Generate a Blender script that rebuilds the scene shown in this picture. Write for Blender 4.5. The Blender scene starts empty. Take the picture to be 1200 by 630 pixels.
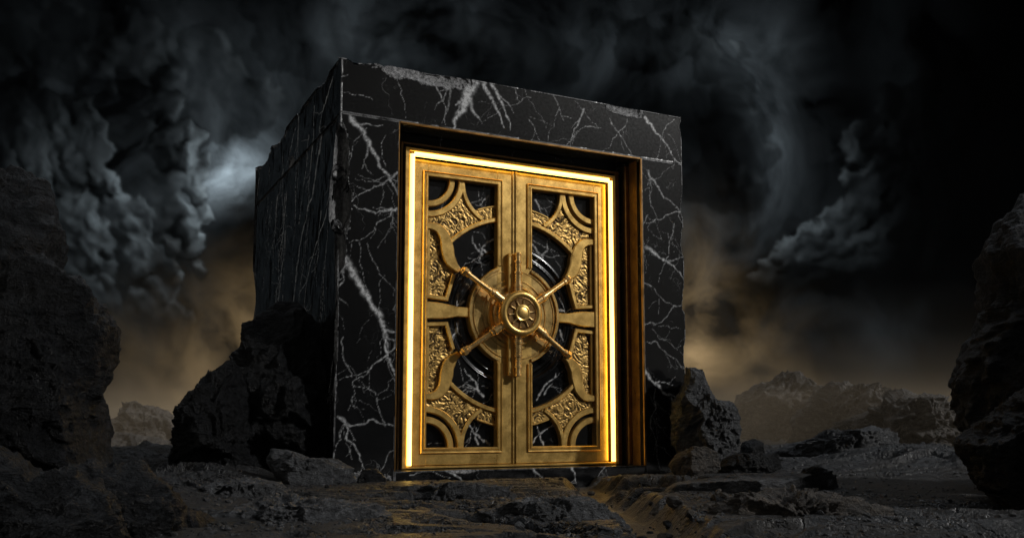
import bpy, bmesh, math, random
import numpy as np
from mathutils import Vector, Matrix
S = bpy.context.scene
C = S.collection
PI = math.pi
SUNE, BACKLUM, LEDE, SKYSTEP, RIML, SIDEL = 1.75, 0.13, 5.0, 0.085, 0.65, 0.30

# ------------------------------------------------------------------ camera
YAW, PIT, FPX = 0.4602, 0.1093, 1069.0
CAM = np.array([-3.5464, -12.8953, 0.7032])
FW = np.array([math.sin(YAW)*math.cos(PIT), math.cos(YAW)*math.cos(PIT), math.sin(PIT)])
RT = np.array([math.cos(YAW), -math.sin(YAW), 0.0])
UP = np.cross(RT, FW)
cd = bpy.data.cameras.new('camera')
cam = bpy.data.objects.new('camera', cd)
C.objects.link(cam)
cam.location = CAM
cam.rotation_euler = (PI/2 + PIT, 0, -YAW)
cd.sensor_width = 36
cd.lens = FPX/1200*36
cd.shift_y = 62.38/1200
cd.clip_start = 0.1
cd.clip_end = 6000
S.camera = cam
S.view_settings.view_transform = 'Standard'
S.view_settings.look = 'None'
S.view_settings.gamma = 1
S.view_settings.use_curve_mapping = False
S.view_settings.exposure = EXPOSURE = 0.0


def ray(px, py):
    return FW + RT*(px-600)/FPX + UP*(377.38-py)/FPX


def at(px, py, dist):
    return CAM + ray(px, py)*dist


def onz(px, py, z):
    r = ray(px, py)
    return CAM + r*((z-CAM[2])/r[2])


def azel(px, py):
    r = ray(px, py)
    return math.atan2(r[0], r[1]), math.atan2(r[2], math.hypot(r[0], r[1]))


# ------------------------------------------------------------------ node expression helper
class E:
    """a socket (or number) with arithmetic that builds Math nodes"""
    nt = None

    def __init__(s, v): s.v = v

    @staticmethod
    def m(op, *a, clamp=False):
        n = E.nt.nodes.new('ShaderNodeMath'); n.operation = op; n.use_clamp = clamp
        for i, x in enumerate(a):
            x = x.v if isinstance(x, E) else x
            if isinstance(x, (int, float)): n.inputs[i].default_value = x
            else: E.nt.links.new(x, n.inputs[i])
        return E(n.outputs[0])

    def __add__(s, o): return E.m('ADD', s, o)
    __radd__ = __add__
    def __sub__(s, o): return E.m('SUBTRACT', s, o)
    def __rsub__(s, o): return E.m('SUBTRACT', o, s)
    def __mul__(s, o): return E.m('MULTIPLY', s, o)
    __rmul__ = __mul__
    def __truediv__(s, o): return E.m('DIVIDE', s, o)
    def __pow__(s, o): return E.m('POWER', s, o)
    def exp(s): return E.m('EXPONENT', s)
    def abs(s): return E.m('ABSOLUTE', s)
    def max(s, o): return E.m('MAXIMUM', s, o)
    def min(s, o): return E.m('MINIMUM', s, o)
    def sat(s): return E.m('ADD', s, 0.0, clamp=True)


def smooth(x, a, b):
    n = E.nt.nodes.new('ShaderNodeMapRange'); n.interpolation_type = 'SMOOTHSTEP'
    E.nt.links.new(x.v, n.inputs[0])
    for i, q in zip((1, 2), (a, b)):
        if isinstance(q, E): E.nt.links.new(q.v, n.inputs[i])
        else: n.inputs[i].default_value = q
    return E(n.outputs[0])


def vm(op, *a):
    n = E.nt.nodes.new('ShaderNodeVectorMath'); n.operation = op
    k = 0
    for x in a:
        i = 3 if (op == 'SCALE' and k == 1) else k
        x = x.v if isinstance(x, E) else x
        if isinstance(x, (int, float)): n.inputs[i].default_value = x
        elif isinstance(x, (tuple, list)): n.inputs[i].default_value = x
        else: E.nt.links.new(x, n.inputs[i])
        k += 1
    return n.outputs[1 if op in ('DOT_PRODUCT', 'LENGTH', 'DISTANCE') else 0]


def noise(vec, scale, detail=5, rough=0.5, dist=0.0, lac=2.0, color=False, typ='FBM'):
    n = E.nt.nodes.new('ShaderNodeTexNoise')
    n.noise_type = typ
    if vec is not None: E.nt.links.new(vec, n.inputs['Vector'])
    n.inputs['Scale'].default_value = scale; n.inputs['Detail'].default_value = detail
    n.inputs['Roughness'].default_value = rough; n.inputs['Distortion'].default_value = dist
    n.inputs['Lacunarity'].default_value = lac
    return n.outputs[1] if color else E(n.outputs[0])


def voro(vec, scale, feature='SMOOTH_F1', detail=2, rough=0.5, smoothn=0.6):
    n = E.nt.nodes.new('ShaderNodeTexVoronoi'); n.feature = feature
    if vec is not None: E.nt.links.new(vec, n.inputs['Vector'])
    n.inputs['Scale'].default_value = scale
    if 'Detail' in n.inputs: n.inputs['Detail'].default_value = detail
    if 'Roughness' in n.inputs: n.inputs['Roughness'].default_value = rough
    if feature == 'SMOOTH_F1': n.inputs['Smoothness'].default_value = smoothn
    return E(n.outputs['Distance'])


def mixc(f, a, b, blend='MIX'):
    n = E.nt.nodes.new('ShaderNodeMix'); n.data_type = 'RGBA'; n.blend_type = blend
    n.clamp_result = False
    for i, x in ((0, f), (6, a), (7, b)):
        x = x.v if isinstance(x, E) else x
        if isinstance(x, (int, float)): n.inputs[i].default_value = x
        elif isinstance(x, tuple): n.inputs[i].default_value = (*x, 1) if len(x) == 3 else x
        else: E.nt.links.new(x, n.inputs[i])
    return n.outputs[2]


def scalec(col, f):
    """colour tuple or socket times a scalar field, as a vector"""
    return vm('SCALE', col, f)



# ------------------------------------------------------------------ light: a dim overcast night; world, moon-like sun lamp
SUN_EL, SUN_AZ = math.radians(29), math.radians(180 - 47)
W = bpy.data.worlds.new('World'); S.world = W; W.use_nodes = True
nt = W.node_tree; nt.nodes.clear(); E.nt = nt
tc = nt.nodes.new('ShaderNodeTexCoord').outputs['Generated']
# unseen bright sky patches, added as lights; this one lights the block's front
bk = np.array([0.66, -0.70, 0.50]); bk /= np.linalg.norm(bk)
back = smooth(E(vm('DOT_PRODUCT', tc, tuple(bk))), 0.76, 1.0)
rim = np.array([math.sin(YAW+.25)*.55, math.cos(YAW+.25)*.55, .83])  # added patch high towards the back, as rim light
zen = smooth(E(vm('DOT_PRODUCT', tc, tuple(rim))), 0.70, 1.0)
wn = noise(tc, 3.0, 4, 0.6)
side = smooth(E(vm('DOT_PRODUCT', tc, (-0.897, -0.12, 0.425))), 0.66, 1.0)  # added patch on the left, to light the veins of the side face
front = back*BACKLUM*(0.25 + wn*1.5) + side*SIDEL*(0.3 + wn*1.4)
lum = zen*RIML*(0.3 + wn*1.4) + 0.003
sky = nt.nodes.new('ShaderNodeTexSky'); sky.sky_type = 'NISHITA'; sky.sun_disc = False
sky.sun_elevation = SUN_EL; sky.sun_rotation = SUN_AZ
skyc = vm('SCALE', sky.outputs[0], 0.0002)
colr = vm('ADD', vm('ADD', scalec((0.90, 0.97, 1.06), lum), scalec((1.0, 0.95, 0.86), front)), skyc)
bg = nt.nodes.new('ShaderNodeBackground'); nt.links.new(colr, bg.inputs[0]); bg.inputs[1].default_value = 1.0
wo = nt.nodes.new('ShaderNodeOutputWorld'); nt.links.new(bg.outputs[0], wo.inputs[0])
ld = bpy.data.lights.new('sun', 'SUN'); ld.energy = SUNE; ld.angle = math.radians(2.5); ld.color = (1.0, 0.985, 0.96)
lo = bpy.data.objects.new('sun', ld); C.objects.link(lo)
sd = Vector((math.sin(SUN_AZ)*math.cos(SUN_EL), math.cos(SUN_AZ)*math.cos(SUN_EL), math.sin(SUN_EL)))
lo.rotation_euler = sd.to_track_quat('Z', 'Y').to_euler()
lo.location = sd*30
# ------------------------------------------------------------------ vectorised noise
def _hash(ix, iy, iz, seed):
    h = (ix.astype(np.int64)*374761393 + iy.astype(np.int64)*668265263 + iz.astype(np.int64)*2147483647 + seed*974711) & 0xffffffff
    h = ((h ^ (h >> 13))*1274126177) & 0xffffffff
    return (h ^ (h >> 16)) & 0xffffffff


_G = np.array([[1, 1, 0], [-1, 1, 0], [1, -1, 0], [-1, -1, 0], [1, 0, 1], [-1, 0, 1], [1, 0, -1], [-1, 0, -1],
               [0, 1, 1], [0, -1, 1], [0, 1, -1], [0, -1, -1], [1, 1, 0], [-1, 1, 0], [0, -1, 1], [0, -1, -1]], dtype=np.float32)


def gn(p, seed=0):
    """gradient noise, roughly -1..1, p is (...,3)"""
    i = np.floor(p); f = (p - i).astype(np.float32); i = i.astype(np.int64)
    w = f*f*f*(f*(f*6 - 15) + 10)
    out = 0
    for dx in (0, 1):
        for dy in (0, 1):
            for dz in (0, 1):
                g = _G[_hash(i[..., 0]+dx, i[..., 1]+dy, i[..., 2]+dz, seed) % 16]
                d = g[..., 0]*(f[..., 0]-dx) + g[..., 1]*(f[..., 1]-dy) + g[..., 2]*(f[..., 2]-dz)
                ww = (w[..., 0] if dx else 1-w[..., 0])*(w[..., 1] if dy else 1-w[..., 1])*(w[..., 2] if dz else 1-w[..., 2])
                out = out + ww*d
    return out


def fbm(p, oct=5, lac=2.03, gain=0.5, seed=0, ridged=False, billow=False):
    a, s, t = 1.0, 0, 0
    p = np.asarray(p, dtype=np.float64)
    for o in range(oct):
        n = gn(p, seed+o*17)
        if ridged: n = 1 - 2*np.abs(n)*1.3
        if billow: n = np.abs(n)*2.6 - 0.7
        s = s + a*n; t += a; a *= gain; p = p*lac + 11.7
    return s/t


def sstep(x, a, b):
    t = np.clip((x-a)/(b-a), 0, 1); return t*t*(3-2*t)


# ------------------------------------------------------------------ storm sky backdrop: a curved cloud deck 2.5 km off
def sky_colour(px, py):
    """emitted colour of the clouds; px, py locate a direction"""
    q = np.stack([px/100, py/100, np.zeros_like(px)], -1)
    w1 = np.stack([fbm(q*0.55, 3, seed=1), fbm(q*0.55, 3, seed=2)], -1)
    w2 = np.stack([fbm(q*3.0, 4, seed=3), fbm(q*3.0, 4, seed=4)], -1)
    wx, wy = px + w1[..., 0]*70 + w2[..., 0]*9, py + w1[..., 1]*70 + w2[..., 1]*9
    Q = np.stack([wx/100, wy/100, np.zeros_like(px)], -1)

    def G(items, x=px, y=py):
        s = 0
        for a, b, sx, sy, am in items:
            s = s + am*np.exp(-((x-a)/sx)**2 - ((y-b)/sy)**2)
        return s
    deckn = fbm(Q*np.array([1.1, .8, 1]), 7, gain=.56, seed=9)
    deckr = fbm(Q*np.array([1.7, 1.0, 1])+5, 6, gain=.5, seed=19, ridged=True)
    env = G([(-330, 150, 200, 260, .045), (60, 120, 120, 120, .008), (200, 75, 50, 45, .014), (175, 200, 60, 110, .012), (215, 110, 90, 80, .010), (430, 50, 90, 60, .030), (330, 120, 80, 80, .014), (620, 60, 160, 60, .008),  # first entry: glow added out of frame for sheen on the block's left face
             (720, 60, 60, 60, .010), (840, 50, 80, 45, .030), (905, 140, 45, 110, .017), (810, 260, 50, 80, .012),
             (900, 300, 90, 80, .008), (1085, 60, 60, 70, .003), (1040, 400, 170, 50, .006), (120, 330, 150, 100, .006), (520, 20, 50, 40, .008)]) + .0009
    g = env*np.clip(0.55 + 2.4*deckn + .5*(deckr-.2), 0.05, 3)
    # streaming swirl round the right of the block
    sw = np.exp(-((np.hypot(px-800, (py-190)*.85) - 116 + deckn*40)/20)**2)*sstep(px, 790, 880)*np.exp(-((py-150)/120)**2)
    g = g + sw*.030*np.clip(.5+1.8*fbm(np.stack([np.hypot(px-800, py-190)/16, np.arctan2(py-190, px-800)*2.2, 0*px], -1), 4, seed=33), 0, 2)
    # pale break
    b = G([(256, 212, 30, 26, .34), (266, 236, 48, 22, .07), (280, 175, 60, 55, .042), (250, 250, 40, 26, .02), (240, 190, 18, 40, .05)], wx, wy)
    g = g + b*np.clip(.75 + 1.9*fbm(Q*2.2, 6, seed=40), .12, 2)
    wn = fbm(Q*1.6, 6, gain=.52, seed=50)
    warm = G([(290, 425, 50, 75, .080), (235, 440, 60, 55, .040), (300, 330, 50, 60, .012), (140, 400, 70, 80, .008), (812, 400, 32, 85, .115), (865, 430, 50, 60, .040),
              (840, 320, 45, 60, .012), (930, 465, 70, 35, .010), (560, 430, 230, 80, .05), (220, 480, 120, 25, .02), (470, 160, 50, 30, .004)])
    warm = warm*np.clip(.72 + 2.1*wn, .10, 3)*1.1
    col = g[..., None]*np.array([.78, .97, 1.10]) + warm[..., None]*np.array([1.25, .86, .42])

    def blur(a, n):
        for _ in range(n):
            a = np.pad(a, 1, mode='edge')
            a = (a[1:-1, 1:-1]*4 + (a[:-2, 1:-1] + a[2:, 1:-1] + a[1:-1, :-2] + a[1:-1, 2:])*2 + a[:-2, :-2] + a[2:, 2:] + a[:-2, 2:] + a[2:, :-2])/16
        return a

    def cumulus(spine, seed, n, rmin, rmax, lightp, body, edge, soft, side=None, opac=1.0):
        """heaped cloud: puffs growing on puffs along a spine, shaded from the pale break"""
        nonlocal col
        rng = np.random.default_rng(seed); ST = 1.5
        gx0, gy0, NX, NY = -400.0, -120.0, 1300, 460
        Hh = np.full((NY, NX), -40.0)

        def puff(x, y, z, r):
            i0, i1 = int((y-r-gy0)/ST), int((y+r-gy0)/ST)+2; j0, j1 = int((x-r-gx0)/ST), int((x+r-gx0)/ST)+2
            i0, j0 = max(i0, 0), max(j0, 0); i1, j1 = min(i1, NY), min(j1, NX)
            if i1 <= i0 or j1 <= j0: return
            yy, xx = np.mgrid[i0:i1, j0:j1]; dd = r*r - (xx*ST+gx0-x)**2 - (yy*ST+gy0-y)**2
            h = np.where(dd > 0, z + np.sqrt(np.maximum(dd, 0)), -40)
            Hh[i0:i1, j0:j1] = np.maximum(Hh[i0:i1, j0:j1], h)

        def grow(x, y, z, r, lev):
            puff(x, y, z, r)
            if lev == 0 or r < 3.0: return
            for _ in range(9):
                d = rng.normal(size=3); d[2] = abs(d[2])*.8; d /= np.linalg.norm(d)
                grow(x+d[0]*r*.86, y+d[1]*r*.86, z+d[2]*r*.86, r*rng.uniform(.30, .60), lev-1)
        sp = np.array(spine, float)
        for k in range(n):
            t = rng.uniform(0, len(sp)-1.001); i = int(t); f = t-i
            x, y, wdt = sp[i]*(1-f)+sp[i+1]*f
            d = rng.uniform(0, 1)
            r = rmin + (rmax-rmin)*rng.uniform(0, 1)*(.35 + .75*d)
            grow(x - d*wdt - r*np.sign(wdt)*.8, y + rng.normal(0, 8), 24*d + rng.normal(0, 6), r, 3)
        raw = Hh; Hh = blur(raw, soft)
        gx = np.gradient(Hh, axis=1)/ST; gy = np.gradient(Hh, axis=0)/ST
        YY, XX = np.mgrid[0:NY, 0:NX]; XX = XX*ST+gx0; YY = YY*ST+gy0
        lx, ly = lightp[0]-XX, lightp[1]-YY
        ll = np.hypot(lx, ly)+25; lx, ly = lx/ll, ly/ll
        nl = np.sqrt(gx*gx*.5+gy*gy*.5+1)
        lam = np.clip((-gx*lx*.7 - gy*ly*.7 + .25)/nl, 0, 2)
        cav = Hh - blur(Hh, 24)
        lam = blur(lam, 1)*.85 + .10 + np.clip(cav*.022, -.05, .22)
        a0 = blur(sstep(raw, -14, 6), soft+2)
        inner = blur(a0, 26)

        def samp(A, x, y):
            u = np.clip((x-gx0)/ST, 0, NX-1.01); v = np.clip((y-gy0)/ST, 0, NY-1.01)
            i, j = v.astype(int), u.astype(int); fu, fv = u-j, v-i
            return (A[i, j]*(1-fu)+A[i, j+1]*fu)*(1-fv) + (A[i+1, j]*(1-fu)+A[i+1, j+1]*fu)*fv
        w3 = fbm(q*9, 3, seed=seed+90); xx = px + w1[..., 0]*14 + w2[..., 0]*11 + w3*3; yy = py + w1[..., 1]*14 + w2[..., 1]*11 + w3*2
        lam, a, inn = samp(lam, xx, yy), samp(a0, xx, yy), samp(inner, xx, yy)
        a = sstep(a + (deckn*.9+w3*.5)*a*(1-a)*2, .12, .88)
        if side: a = a*sstep(px, *side)
        a = a*opac; near = G(edge)
        k = (G(body)+.0010)*np.clip(lam, .03, 2)**1.6*1.55*np.clip(.9+1.0*deckn, .3, 2)
        c = (k + (1-sstep(inn, .45, .9))*near*a*np.clip(lam, .1, 1)*.7)[..., None]*np.array([.80, .98, 1.08])
        wr = G([(225, 400, 60, 80, .05), (840, 360, 60, 90, .05)])*lam*.5
        c = c + wr[..., None]*np.array([1.2, .85, .45])
        fade = (1-sstep(py, 300, 400)*.9)[..., None]*a[..., None]
        col = col*(1-fade) + c*fade
    # heavy overhead deck, big dark heaps with faint edges
    cumulus([(90, 20, 90), (150, 60, 90), (250, 55, 110), (300, 100, 90), (330, 130, 70)], 41, 60, 16, 48, (420, 40), [(190, 90, 50, 60, .034), (300, 60, 60, 50, .022), (100, 60, 60, 60, .014), (330, 130, 60, 40, .020)], [(195, 100, 40, 40, .02)], 9, None, .6)
    cumulus([(380, 20, 60), (480, 60, 120), (560, 40, 90), (640, 60, 90), (700, 80, 60)], 43, 50, 14, 42, (440, 20), [(430, 50, 50, 50, .040), (520, 30, 60, 50, .018), (620, 50, 80, 40, .012)], [(440, 55, 30, 40, .04)], 10, None, .5)
    cumulus([(800, 60, 50), (850, 50, 50), (895, 90, 45), (912, 140, 45), (905, 190, 45), (885, 235, 45)], 47, 60, 7, 26, (835, 40), [(845, 50, 45, 30, .050), (905, 120, 30, 50, .030), (895, 200, 30, 40, .02)], [(850, 48, 40, 20, .03), (910, 130, 20, 50, .02)], 7, None, .6)
    # left bank and the tower before the pale break; right heaps
    cumulus([(110, 150, 120), (135, 190, 170), (165, 250, 200), (192, 300, 210), (205, 345, 200), (215, 400, 180)], 5, 110, 14, 60, (330, 130),
            [(150, 200, 45, 60, .055), (75, 185, 55, 45, .036), (165, 270, 60, 60, .085), (190, 330, 50, 50, .06), (95, 260, 60, 60, .034)], [(180, 280, 50, 70, .03)], 4, None, .82)
    cumulus([(196, 108, 60), (220, 134, 80), (240, 168, 90), (250, 205, 90), (240, 232, 80), (254, 262, 80), (254, 290, 80), (250, 335, 90)], 8, 80, 7, 28, (290, 180),
            [(200, 135, 30, 30, .018), (228, 200, 18, 60, .12), (240, 262, 22, 40, .10), (200, 250, 40, 60, .020), (180, 180, 30, 60, .008)], [(240, 210, 22, 60, .20)], 4, (130, 200), .9)
    cumulus([(1085, 70, -90), (1030, 120, -90), (1000, 165, -120), (978, 210, -140), (965, 245, -150), (925, 280, -150), (890, 305, -150), (870, 330, -140)], 21, 110, 9, 36, (900, 140),
            [(990, 200, 35, 60, .022), (945, 280, 45, 30, .065), (890, 305, 40, 25, .040), (1000, 260, 40, 60, .012)], [(930, 290, 50, 30, .02)], 5, None, .72)
    # thin scud drifting in front of the heaps
    sc = np.clip(fbm(np.stack([wx/100*1.3+7, wy/100*2.1+px/300, 0*px], -1), 7, gain=.58, seed=77)*2.4, 0, 1)*G([(120, 240, 170, 170, 1), (960, 230, 150, 130, 1), (500, 40, 400, 70, .6)], px, py)
    sc = np.clip(sc, 0, .75)
    col = col*(1-sc[..., None]*.75) + (sc*G([(170, 210, 110, 120, .016), (930, 200, 100, 100, .010), (500, 40, 400, 70, .008)]))[..., None]*np.array([.80, .98, 1.1])
    v = 1 - .9*sstep(px, 1020, 1180)
    return np.clip(col, 0, 5)*v[..., None]*1.2


# ------------------------------------------------------------------ object helpers
def tag(o, label=None, cat=None, group=None, kind=None):
    if label: o['label'] = label
    if cat: o['category'] = cat
    if group: o['group'] = group
    if kind: o['kind'] = kind
    return o


def mesh_obj(name, verts, faces, mat=None, parent=None, attrs=None, smoothang=None, loc=None):
    me = bpy.data.meshes.new(name)
    verts = np.asarray(verts, dtype=np.float32)
    if loc is not None: verts = verts - np.asarray(loc, dtype=np.float32)
    if isinstance(faces, np.ndarray):
        n = len(verts); k = faces.shape[1]; m = len(faces)
        me.vertices.add(n); me.vertices.foreach_set('co', verts.ravel())
        me.loops.add(m*k); me.loops.foreach_set('vertex_index', faces.astype(np.int32).ravel())
        me.polygons.add(m); me.polygons.foreach_set('loop_start', np.arange(0, m*k, k, dtype=np.int32))
        me.update(calc_edges=True)
    else:
        me.from_pydata([tuple(map(float, v)) for v in verts], [], [tuple(f) for f in faces]); me.update()
    for k, a in (attrs or {}).items():
        if np.ndim(a) == 2:
            at_ = me.attributes.new(k, 'FLOAT_COLOR', 'POINT')
            at_.data.foreach_set('color', np.concatenate([a, np.ones((len(a), 1))], 1).astype(np.float32).ravel())
        else:
            at_ = me.attributes.new(k, 'FLOAT', 'POINT'); at_.data.foreach_set('value', np.asarray(a, dtype=np.float32))
    if smoothang is not None:
        me.shade_smooth()
        if smoothang < 180: me.set_sharp_from_angle(angle=math.radians(smoothang))
    if mat: me.materials.append(mat)
    o = bpy.data.objects.new(name, me); C.objects.link(o)
    if loc is not None: o.location = tuple(loc)
    if parent: o.parent = parent
    return o


def grid_faces(nu, nv, off=0, flip=False):
    i = np.arange(nu*nv).reshape(nu, nv)
    f = np.stack([i[:-1, :-1], i[1:, :-1], i[1:, 1:], i[:-1, 1:]], -1).reshape(-1, 4) + off
    return f[:, ::-1] if flip else f


class MB:
    """collects prisms, bands and lathes into one mesh"""
    def __init__(s): s.v = []; s.f = []

    def add(s, vs, fs):
        o = len(s.v); s.v += [tuple(map(float, q)) for q in vs]; s.f += [tuple(i+o for i in f) for f in fs]

    def box(s, x0, x1, y0, y1, z0, z1, b=0.006):
        # y0 is the front; front edges chamfered by b
        v = [(x0, y1, z0), (x1, y1, z0), (x1, y1, z1), (x0, y1, z1), (x0, y0+b, z0), (x1, y0+b, z0), (x1, y0+b, z1), (x0, y0+b, z1),
             (x0+b, y0, z0+b), (x1-b, y0, z0+b), (x1-b, y0, z1-b), (x0+b, y0, z1-b)]
        f = [(0, 1, 2, 3)[::-1], (8, 9, 10, 11)]
        for i in range(4):
            j = (i+1) % 4; f += [(i, j, 4+j, 4+i), (4+i, 4+j, 8+j, 8+i)]
        s.add(v, f)

    def band(s, path, hw, yf, yb, b=0.008, closed=False, prof=None, T=None):
        """ribbon along a path in the door plane; hw half width (number or list). prof: extra cross-section points"""
        P = np.array(path, float); n = len(P)
        hw = np.full(n, hw) if np.isscalar(hw) else np.array(hw, float)
        if closed: t = np.roll(P, -1, 0) - np.roll(P, 1, 0)
        else: t = np.gradient(P, axis=0)
        # mitre
        def seg(a, c):
            d = c-a; L = np.hypot(*d); return d/(L+1e-12)
        nrm = []
        for i in range(n):
            a = P[i-1] if (closed or i > 0) else None; c = P[(i+1) % n] if (closed or i < n-1) else None
            d1 = seg(a, P[i]) if a is not None else None; d2 = seg(P[i], c) if c is not None else None
            if d1 is None: d1 = d2
            if d2 is None: d2 = d1
            n1 = np.array([-d1[1], d1[0]]); n2 = np.array([-d2[1], d2[0]]); m = n1+n2; m /= np.hypot(*m)+1e-12
            nrm.append(m/max(0.35, float(m@n1)))
        nrm = np.array(nrm)
        ring = [(-1, 0, yb), (-1, 0, yf+b), (-1, b, yf)] + (prof or []) + [(1, -b, yf), (1, 0, yf+b), (1, 0, yb)]
        K = len(ring); vs = []
        for i in range(n):
            for sgn, off, y in ring:
                w = hw[i]*sgn + off
                q = P[i] + nrm[i]*w
                vs.append((q[0], y, q[1]))
        fs = []
        for i in range(n if closed else n-1):
            j = (i+1) % n
            for k in range(K):
                l = (k+1) % K
                fs.append((i*K+k, j*K+k, j*K+l, i*K+l))
        if not closed:
            fs.append(tuple(range(K))); fs.append(tuple((n-1)*K+k for k in reversed(range(K))))
        if T: vs = [T(v) for v in vs]
        s.add(vs, fs)

    def lathe(s, org, axis, prof, n=32, sx=None):
        """prof: list of (t along axis, radius)"""
        org = np.array(org, float); ax = np.array(axis, float); ax /= np.linalg.norm(ax)
        h = np.array([0, 0, 1.0]) if abs(ax[2]) < .9 else np.array([1.0, 0, 0])
        e1 = np.cross(ax, h); e1 /= np.linalg.norm(e1); e2 = np.cross(ax, e1)
        vs = []; fs = []
        for t, r in prof:
            for k in range(n):
                a = 2*PI*k/n; vs.append(org + ax*t + (e1*math.cos(a)+e2*math.sin(a))*r)
        for i in range(len(prof)-1):
            for k in range(n):
                l = (k+1) % n; fs.append((i*n+k, i*n+l, (i+1)*n+l, (i+1)*n+k))
        fs.append(tuple(range(n))[::-1]); fs.append(tuple((len(prof)-1)*n+k for k in range(n)))
        s.add(vs, fs)

    def build(s, name, mat, parent, ang=32):
        o = mesh_obj(name, s.v, s.f, mat, parent, smoothang=ang)
        bm = bmesh.new(); bm.from_mesh(o.data); bmesh.ops.recalc_face_normals(bm, faces=bm.faces); bm.to_mesh(o.data); bm.free()
        return o


def newmat(name):
    m = bpy.data.materials.new(name); m.use_nodes = True
    E.nt = m.node_tree
    b = m.node_tree.nodes['Principled BSDF']
    return m, b


def setin(b, name, x):
    x = x.v if isinstance(x, E) else x
    if isinstance(x, (int, float)): b.inputs[name].default_value = x
    elif isinstance(x, tuple): b.inputs[name].default_value = (*x, 1)[:4]
    else: E.nt.links.new(x, b.inputs[name])


def bump(b, h, strength=0.5, dist=0.02, prev=None):
    n = E.nt.nodes.new('ShaderNodeBump'); n.inputs['Strength'].default_value = strength; n.inputs['Distance'].default_value = dist
    E.nt.links.new(h.v, n.inputs['Height'])
    if prev is not None: E.nt.links.new(prev, n.inputs['Normal'])
    E.nt.links.new(n.outputs[0], b.inputs['Normal']); return n.outputs[0]


def attr(name):
    n = E.nt.nodes.new('ShaderNodeAttribute'); n.attribute_name = name; return n


def objco():
    g = E.nt.nodes.new('ShaderNodeNewGeometry'); return g.outputs['Position']


# ------------------------------------------------------------------ materials
def rock_mat(name, dark, light, rough=0.62, scale=1.0, tint=None, spec=0.5):
    m, b = newmat(name); p = objco()
    n1 = noise(p, 1.3*scale, 7, 0.62); n2 = noise(p, 9*scale, 6, 0.65); n3 = noise(p, 60*scale, 3, 0.6)
    st = noise(vm('MULTIPLY', p, (1.0, 1.0, 3.5)), 3.0*scale, 6, 0.62, 0.8)
    f = smooth(n1*0.45 + n2*0.35 + st*0.35, 0.42, 0.80)
    c = mixc(f, dark, light)
    c = mixc(smooth(n3*.6 + n2*.5, .60, .72)*.6, c, tuple(q*3.4 for q in light))
    if tint: c = mixc(smooth(noise(p, 0.7*scale, 5, 0.6), 0.5, 0.72)*0.6, c, tint)
    setin(b, 'Base Color', c)
    setin(b, 'Roughness', (n2*0.35 + (rough-0.17)))
    b.inputs['Specular IOR Level'].default_value = spec
    hgt = st*0.8 + n2*0.9 + n3*0.15
    bump(b, hgt, 1.0, 0.12/scale**0.5)
    return m


M_rock = rock_mat('dark_rock', (0.0006, 0.0007, 0.0009), (0.0075, 0.0082, 0.0095), 0.40, spec=0.2)
M_rockgrey = rock_mat('grey_rock', (0.007, 0.0075, 0.0085), (0.075, 0.078, 0.084), 0.48, 1.4)
M_rockwarm = rock_mat('brown_rock', (0.012, 0.010, 0.008), (0.065, 0.052, 0.040), 0.7, 1.2)
M_far = rock_mat('far_rock', (0.016, 0.015, 0.014), (0.10, 0.09, 0.08), 0.8, 0.45)


def marble():
    m, b = newmat('black_marble'); p = objco()
    v = E(attr('vein').outputs['Fac']); r = E(attr('rough').outputs['Fac'])
    n1 = noise(p, 2.2, 7, 0.65); n2 = noise(p, 22, 5, 0.65); n3 = noise(p, 90, 3, 0.6)
    base = mixc(smooth(n1*0.6 + n2*0.45, 0.45, 0.85), (0.0018, 0.0020, 0.0024), (0.0075, 0.008, 0.009))
    wv = vm('ADD', p, vm('SCALE', noise(p, 1.6, 4, 0.6, color=True), 0.9))
    c1 = voro(wv, 1.1, 'DISTANCE_TO_EDGE', 2); c2 = voro(wv, 3.4, 'DISTANCE_TO_EDGE', 0)
    hair = (1.0 - smooth(c1, 0.0, 0.010))*smooth(n1, .50, .64)*0.20 + (1.0 - smooth(c2, 0.0, 0.010))*smooth(noise(p, 1.1, 3), 0.54, 0.66)*0.14
    vv = (v*(smooth(n2*.7 + n3*.3, .36, .60)*1.1 + 0.22)*(n1*1.2 + .35)).max(hair*(n2+0.3))
    vs = vv.sat()
    c = mixc(vs, base, (0.60, 0.61, 0.62))
    rc = mixc(smooth(n2*.6 + n3*.5, 0.42, 0.70), (0.02, 0.021, 0.023), (0.42, 0.42, 0.43))
    c = mixc(r.sat(), c, rc)
    setin(b, 'Base Color', c)
    setin(b, 'Roughness', (0.12 + n2*0.14 + vs*0.2 + r*0.45).min(0.9))
    hgt = (n2*0.7 + n3*0.5)*(r*1.0 + 0.02) + vs*0.02
    bump(b, hgt, 0.8, 0.03)
    return m


M_marble = marble()


def gold(name, c1, c2, rough, bs=0.25, scale=1.0, stretch=(1, 1, 1)):
    m, b = newmat(name); p = vm('MULTIPLY', objco(), stretch)
    n1 = noise(p, 5*scale, 6, 0.65); n2 = noise(p, 45*scale, 4, 0.6)
    setin(b, 'Base Color', mixc(smooth(n1*0.7 + n2*0.3, 0.35, 0.68), c1, c2))
    b.inputs['Metallic'].default_value = 0.80
    setin(b, 'Roughness', n1*0.34 + n2*0.14 + (rough - 0.24))
    bump(b, n1*0.5 + n2*0.5, bs, 0.006)
    return m


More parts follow.
